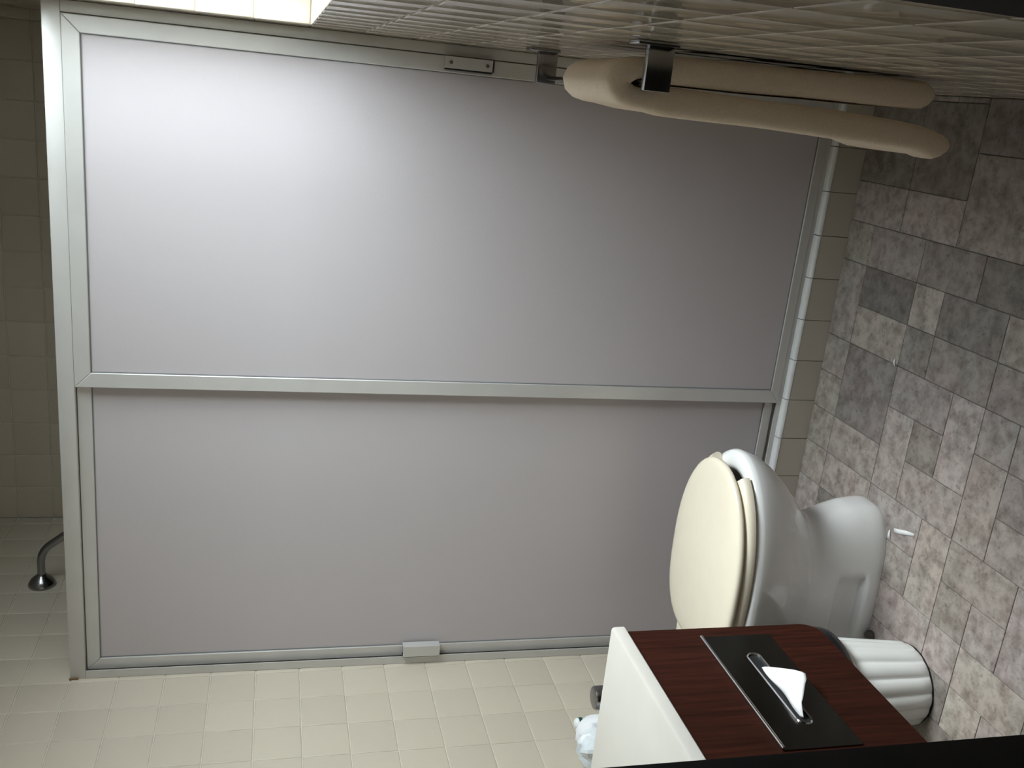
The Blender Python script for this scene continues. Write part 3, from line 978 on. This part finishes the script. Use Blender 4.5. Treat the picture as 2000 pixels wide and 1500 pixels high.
# ------------------------------------------------------------------ towel bar and towel
tb = thing('towel_bar', 'square chrome towel bar on the right wall', 'towel bar', (W, -0.577, 0.915))
for y in (-0.872, -0.282):
    bm = BM(); box(bm, (W - 0.0065, y - 0.022, 0.886), (W - 0.0003, y + 0.022, 0.946), 0.002)
    pt = finish(bm, 'wall_plate', M['dull'], tb)
    bm = BM(); box(bm, (1.4995, y - 0.0075, 0.887), (W - 0.006, y + 0.0075, 0.925), 0.0015)
    finish(bm, 'post', M['dull'], tb)
bm = BM(); box(bm, (1.5068, -0.866, 0.8885), (1.514, -0.288, 0.9055), 0.001)
finish(bm, 'bar', M['dull'], tb)

tw_ = thing('bath_towel', 'thick folded cream towel hanging over the chrome bar', 'towel', (1.51, -0.67, 0.37))
def towel_layer(y0, y1, xo_t, xo_b, xi_t, xi_b, th, zt, zo, zi, seed, n=34):
    """a folded towel draped over the bar: its cross-section is a thick upside-down U, its ends are rounded"""
    r2 = random.Random(seed)
    xm = (xo_t + xi_t) / 2
    cl = []                                   # centre line, outer bottom -> top -> inner bottom
    for k in range(14):
        t_ = k / 13
        cl.append((xo_b + (xo_t - xo_b) * t_ ** 0.36, zo + (zt - 0.06 - zo) * t_))
    half = (xi_t - xo_t) / 2
    for k in range(1, 8):
        a = PI - PI * k / 8
        cl.append((xm + half * math.cos(a), zt - 0.06 + 0.04 * math.sin(a)))
    for k in range(14):
        t_ = k / 13
        cl.append((xi_t + (xi_b - xi_t) * t_, zt - 0.06 + (zi - zt + 0.06) * t_))
    ring_n = 20
    def thin(i):
        # the towel is squeezed thin where it turns over the bar
        h = cl[i][1]
        return 1 - 0.26 * smoothstep(zt - 0.095, zt - 0.07, h) + 0.16 * smoothstep(zt - 0.05, zt - 0.025, h)
    def section(i):
        p = Vector(cl[i])
        d = (Vector(cl[min(i + 1, len(cl) - 1)]) - Vector(cl[max(i - 1, 0)])).normalized()
        return p, Vector((-d.y, d.x))
    rings = []
    L = y1 - y0
    m_ = len(cl)
    ex = [(-1, 0.35, 0.010), (-1, 0.75, 0.004)] + [(i, 1.0, 0) for i in range(m_)] + [(m_, 0.75, 0.004), (m_, 0.35, 0.010)]
    for (i, s, sh) in ex:
        ii = min(max(i, 0), m_ - 1)
        p, nr = section(ii)
        if i < 0 or i >= m_:
            dd = Vector((0, -1)) * (0.012 - sh) * 1.0
            p = p + Vector((0, -0.016 if s < 0.5 else -0.010))
        ring = []
        for k in range(ring_n):
            a = 2 * PI * k / ring_n
            c, q = math.cos(a), math.sin(a)
            # rounded slab: long in Y, thick along the section normal
            ey = math.copysign(abs(c) ** 0.28, c) * L / 2 * (1 - (1 - s) * 0.06)
            en = math.copysign(abs(q) ** 0.75, q) * th / 2 * s
            en *= 1 + 0.03 * math.sin(i * 0.9 + seed)
            en *= thin(ii)
            wob = 0.0025 * math.sin(i * 0.55 + seed * 1.7)
            ring.append((p.x + nr.x * en, (y0 + y1) / 2 + ey + wob, p.y + nr.y * en))
        rings.append(ring)
    b2 = BM()
    return loft(b2, rings)
finish(towel_layer(-0.80, -0.53, 1.4895, 1.466, 1.5312, 1.537, 0.040, 0.953, 0.395, 0.44, 1), 'folded_panel', M['towel'], tw_, 80)
finish(towel_layer(-0.808, -0.738, 1.4890, 1.463, 1.5317, 1.5385, 0.0425, 0.957, 0.385, 0.43, 4), 'folded_edge', M['towel'], tw_, 80)

# ------------------------------------------------------------------ thin white strips on the floor
def floor_strip(name, label, pts, z=0.0008):
    b2 = BM()
    top, bot = [], []
    for k, (x, y, w) in enumerate(pts):
        a, b_ = Vector(pts[max(0, k - 1)][:2]), Vector(pts[min(len(pts) - 1, k + 1)][:2])
        d = (b_ - a).normalized(); nrm = Vector((-d.y, d.x)) * w / 2
        h = 0.003 * math.sin(PI * k / (len(pts) - 1))
        top.append((bm_v(b2, (x + nrm.x, y + nrm.y, z + h)), bm_v(b2, (x - nrm.x, y - nrm.y, z + h))))
    for a, b_ in zip(top, top[1:]):
        b2.faces.new((a[0], b_[0], b_[1], a[1]))
    o = finish(b2, name, M['tissue'], None, 60)
    md_ = o.modifiers.new('thick', 'SOLIDIFY'); md_.thickness = 0.0006
    return tag(o, label, 'floor_strip')
def bm_v(b2, p):
    return b2.verts.new(p)
floor_strip('white_strip', 'longer white strip on the floor by the toilet foot', [(0.598, -0.44, 0.010), (0.606, -0.463, 0.011), (0.614, -0.485, 0.010), (0.620, -0.507, 0.006)])
floor_strip('white_strip', 'short bent white strip touching the toilet foot', [(0.592, -0.425, 0.004), (0.582, -0.43, 0.006), (0.571, -0.432, 0.004)])
floor_strip('white_strip', 'tiny white fleck alone on the open stone floor', [(0.974, -0.307, 0.004), (0.967, -0.309, 0.005), (0.957, -0.312, 0.003)])
